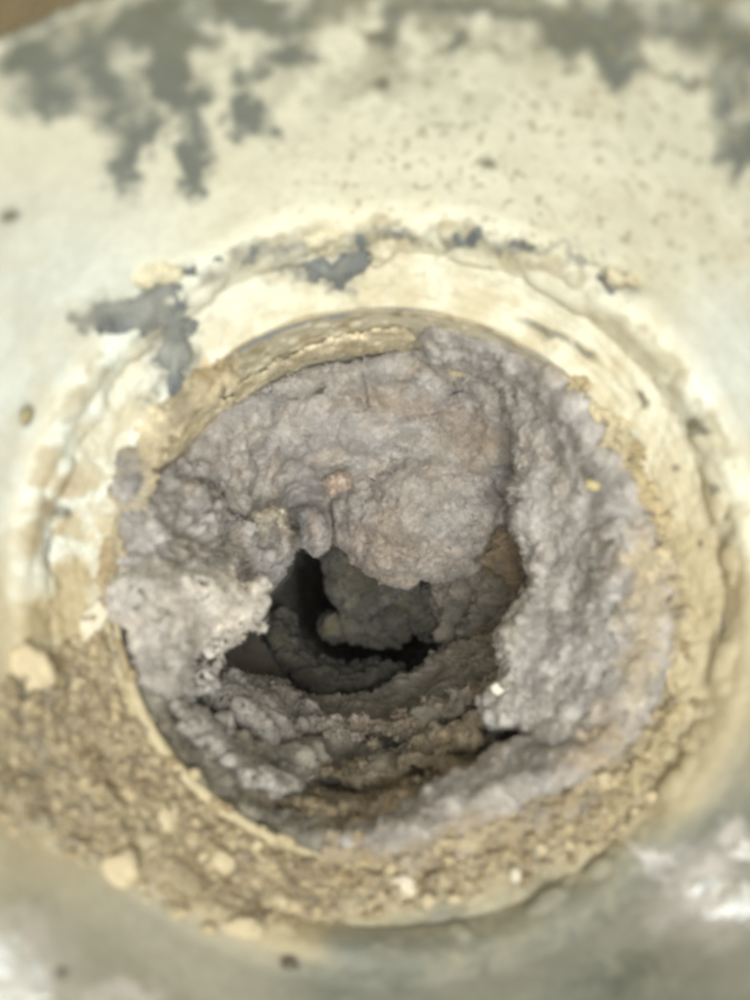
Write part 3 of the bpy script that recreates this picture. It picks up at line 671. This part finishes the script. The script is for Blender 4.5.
# ------------------------------------------------------------------ crumbs
def ico():
    import bmesh
    bm = bmesh.new(); bmesh.ops.create_icosphere(bm, subdivisions=3, radius=1.0)
    v = np.array([q.co[:] for q in bm.verts]); f = np.array([[w.index for w in t.verts] for t in bm.faces]); bm.free()
    return v, f
IV, IF = ico()
def crumb_mesh(seed, rough=0.35):
    p = IV * (1 + rough * fbm(IV * 1.1 + seed * 3.7, 3)[:, None] + 0.25 * (puff(IV * 2.0 + seed) - 0.5)[:, None])
    return p
def crumb(name, label, cat, u, v, rx, ry, ang, col, seed, depth=None, h=0.45, group=None, rough=0.5, mat=None, sink=0.42):
    p0 = on_bed(u, v) if depth is None else P(np.array(u, float), np.array(v, float), depth)
    dist = p0[1] - CAM[1]
    kx = dist / FPX
    p = crumb_mesh(seed, rough)
    a = math.radians(-ang)
    x = p[:, 0] * rx * kx; z = p[:, 2] * ry * kx; y = p[:, 1] * h * min(rx, ry) * kx
    off = (-(0.5 - sink) * h * min(rx, ry) * kx - (0.17 if depth is None and v > 600 else 0.03)) if True else 0
    q = np.stack([x * math.cos(a) - z * math.sin(a), y + off, x * math.sin(a) + z * math.cos(a)], -1)
    c = np.broadcast_to(col, q.shape) * (1 + 0.16 * fbm(IV * 2 + seed, 3))[:, None]
    # origin at the crumb
    me = add_mesh(name, q, IF, mat or M_CRUMB, c)
    me.location = tuple(p0 * CM)
    tag(me, label, cat, group)
    return me

CC = srgb(206, 190, 158); CW = srgb(222, 212, 190)
named = [
 ('big cream crumb at the left end of the dust bed', 34, 668, 20, 24, -20, CC), ('white elongated crumb left of the pale lint clump', 95, 622, 10, 22, 25, CW),
 ('small tan crumb below the white elongated crumb', 78, 690, 12, 11, 0, CC),
 ('cream crumb on the dust below the lower left rim', 168, 822, 11, 14, -30, CC), ('cream crumb midway down the dust bed at lower left', 216, 860, 16, 12, 15, CC),
 ('large pale crumb at the lower left border of the dust', 122, 868, 19, 17, 0, CC), ('flat cream crumb at the lowest point of the dust bed', 242, 925, 22, 9, 5, CC),
 ('cream crumb just right of the lowest point of the dust', 276, 903, 14, 9, -10, CC), ('cream crumb at the bottom border of the dust, in the middle', 402, 884, 16, 9, 15, CW),
 ('tan crumb on the lower edge of the diagonal lint roll', 432, 824, 11, 8, 0, CC), ('bright cream crumb along the diagonal lint roll', 488, 808, 16, 8, -15, CW),
 ('small cream crumb at the right end of the diagonal roll', 522, 792, 8, 8, 0, CC), ('small round crumb at the outer border of the dust, right of the middle', 513, 873, 6, 6, 0, CW),
 ('tan crumb right of the diagonal lint roll', 606, 780, 12, 8, 35, CC), ('pale round crumb left of the upper rim', 204, 363, 9, 8, 0, CC),
 ('round tan crumb at the left edge of the hood', 24, 414, 7, 9, 0, srgb(176, 164, 120)), ('round grey speck at the upper left edge of the hood', 7, 212, 9, 11, 0, srgb(130, 128, 108)),
 ('small dark crumb on the left side of the collar', 62, 512, 9, 7, 20, srgb(112, 98, 76)), ('pale crumb at the right edge of the collar', 738, 572, 7, 9, 0, CW),
 ('small cream crumb on the right collar near the dark hook mark', 716, 490, 6, 6, 0, CW), ('tiny dark speck on the grey lower lip', 290, 961, 8, 4, 0, srgb(110, 104, 88))]
for i, (lb, u, v, rx, ry, an, col) in enumerate(named):
    crumb('crumb', lb, 'crumb', u, v, rx, ry, an, col, 50 + i)
crumb('crumb', 'bright white speck on the inner edge of the right lint slab', 'crumb', 497, 690, 6, 5, 30, srgb(232, 226, 212), 91, depth=1.15)
crumb('crumb', 'yellow crumb stuck on the right lint slab', 'crumb', 592, 485, 7, 5, 20, srgb(196, 182, 140), 92, depth=-0.2)
crumb('fibre_stick', 'short pale stick lying across the upper left rim', 'stick', 234, 384, 4, 15, 28, srgb(226, 216, 190), 93, depth=0.4, h=1.0)

random.seed(11)
rs = np.random.RandomState(3)
n_c = 0
tries = 0
placed = [(a[1], a[2], max(a[3], a[4])) for a in named]
while n_c < 150 and tries < 5000:
    tries += 1
    u = rs.uniform(0, 705); v = rs.uniform(620, 945)
    if seg_sd(np.array([[u]]), np.array([[v]]), bed_poly)[0, 0] < 6: continue
    s = rs.choice([4.0, 5, 6, 7, 9], p=[.34, .30, .2, .12, .04])
    if any((u - a) ** 2 + (v - b) ** 2 < (s + 0.8 * c) ** 2 for a, b, c in placed): continue
    # more of them near the outer border
    p0 = on_bed(u, v); r = math.hypot(p0[0], p0[2])
    if rs.rand() > 0.25 + 0.75 * min(1, max(0, (r - 5.3) / 0.7)): continue
    placed.append((u, v, s)); n_c += 1
    ck = rs.randint(5); kind_ = ['tan', 'tan', 'brown', 'pale', 'brown'][ck]
    zone = 'left of the pipe mouth' if u < 150 else 'below the lower left rim' if u < 330 else 'below the diagonal lint roll' if u < 560 else 'right of the diagonal lint roll'
    col = [srgb(190, 174, 142), srgb(180, 163, 130), srgb(168, 150, 118), CC, srgb(156, 138, 108)][ck]
    crumb('crumb', 'small %s crumb in the brown dust %s' % (kind_, zone), 'crumb', u, v, s * rs.uniform(.8, 1.3), s * rs.uniform(.6, 1.0), rs.uniform(-60, 60), col, 100 + n_c, group='small %s crumbs in the dust %s' % (kind_, zone))

# raised white patches standing in for glossy highlights on the lower lip
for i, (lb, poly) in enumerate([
    ('blurred white highlight patch on the lower lip at right', [(684, 878), (705, 870), (735, 876), (758, 888), (756, 922), (728, 926), (702, 918), (690, 900)]),
    ('small white highlight dot above the larger patch at right', [(722, 845), (732, 834), (748, 832), (758, 845), (750, 860), (732, 862)]),
    ('white highlight patch in the bottom left corner', [(-20, 930), (10, 925), (38, 945), (52, 975), (60, 1010), (-20, 1020)])]):
    clump('highlight_patch', lb, 'residue', poly, T=0.07, w=26, bulge=0.10, amps=((0.02, 1.2), ), step=1.4, rag=9, seed=40 + i, surf=surf_y, lift=0.10,  # filed as residue, but the patches stand in for highlights
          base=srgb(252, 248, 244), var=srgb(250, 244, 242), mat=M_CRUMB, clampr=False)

# fine grit through the dust, too small to tell apart
gv, gf = [], []
import bmesh as _b
bm_ = _b.new(); _b.ops.create_icosphere(bm_, subdivisions=1, radius=1.0)
GV = np.array([q.co[:] for q in bm_.verts]); GF = np.array([[w.index for w in t.verts] for t in bm_.faces]); bm_.free()
cand = np.argwhere(sdb > 2)
pick = cand[rs.randint(0, len(cand), 2200)]
cg = []
pal = np.array([srgb(196, 180, 146), srgb(170, 152, 120), srgb(156, 139, 110), srgb(196, 182, 152), srgb(160, 148, 130)])
for k, (a, b) in enumerate(pick):
    sz = 0.018 + 0.05 * rs.rand() ** 2.5
    q = GV * (1 + 0.35 * rs.normal(size=(12, 1)).clip(-1, 1)) * sz * np.array([rs.uniform(.7, 1.5), rs.uniform(.6, 1), rs.uniform(.6, 1.2)])
    gv.append(q + pbed[a, b] + nb[a, b] * sz * 0.3); gf.append(GF + 12 * k); cg.append(np.repeat(pal[rs.randint(5)][None], 12, 0))
grit = add_mesh('grit', np.concatenate(gv), np.concatenate(gf), M_CRUMB, np.concatenate(cg), None, False)
grit['kind'] = 'stuff'
tag(grit, 'fine tan grit scattered through the brown dust bed', 'grit')
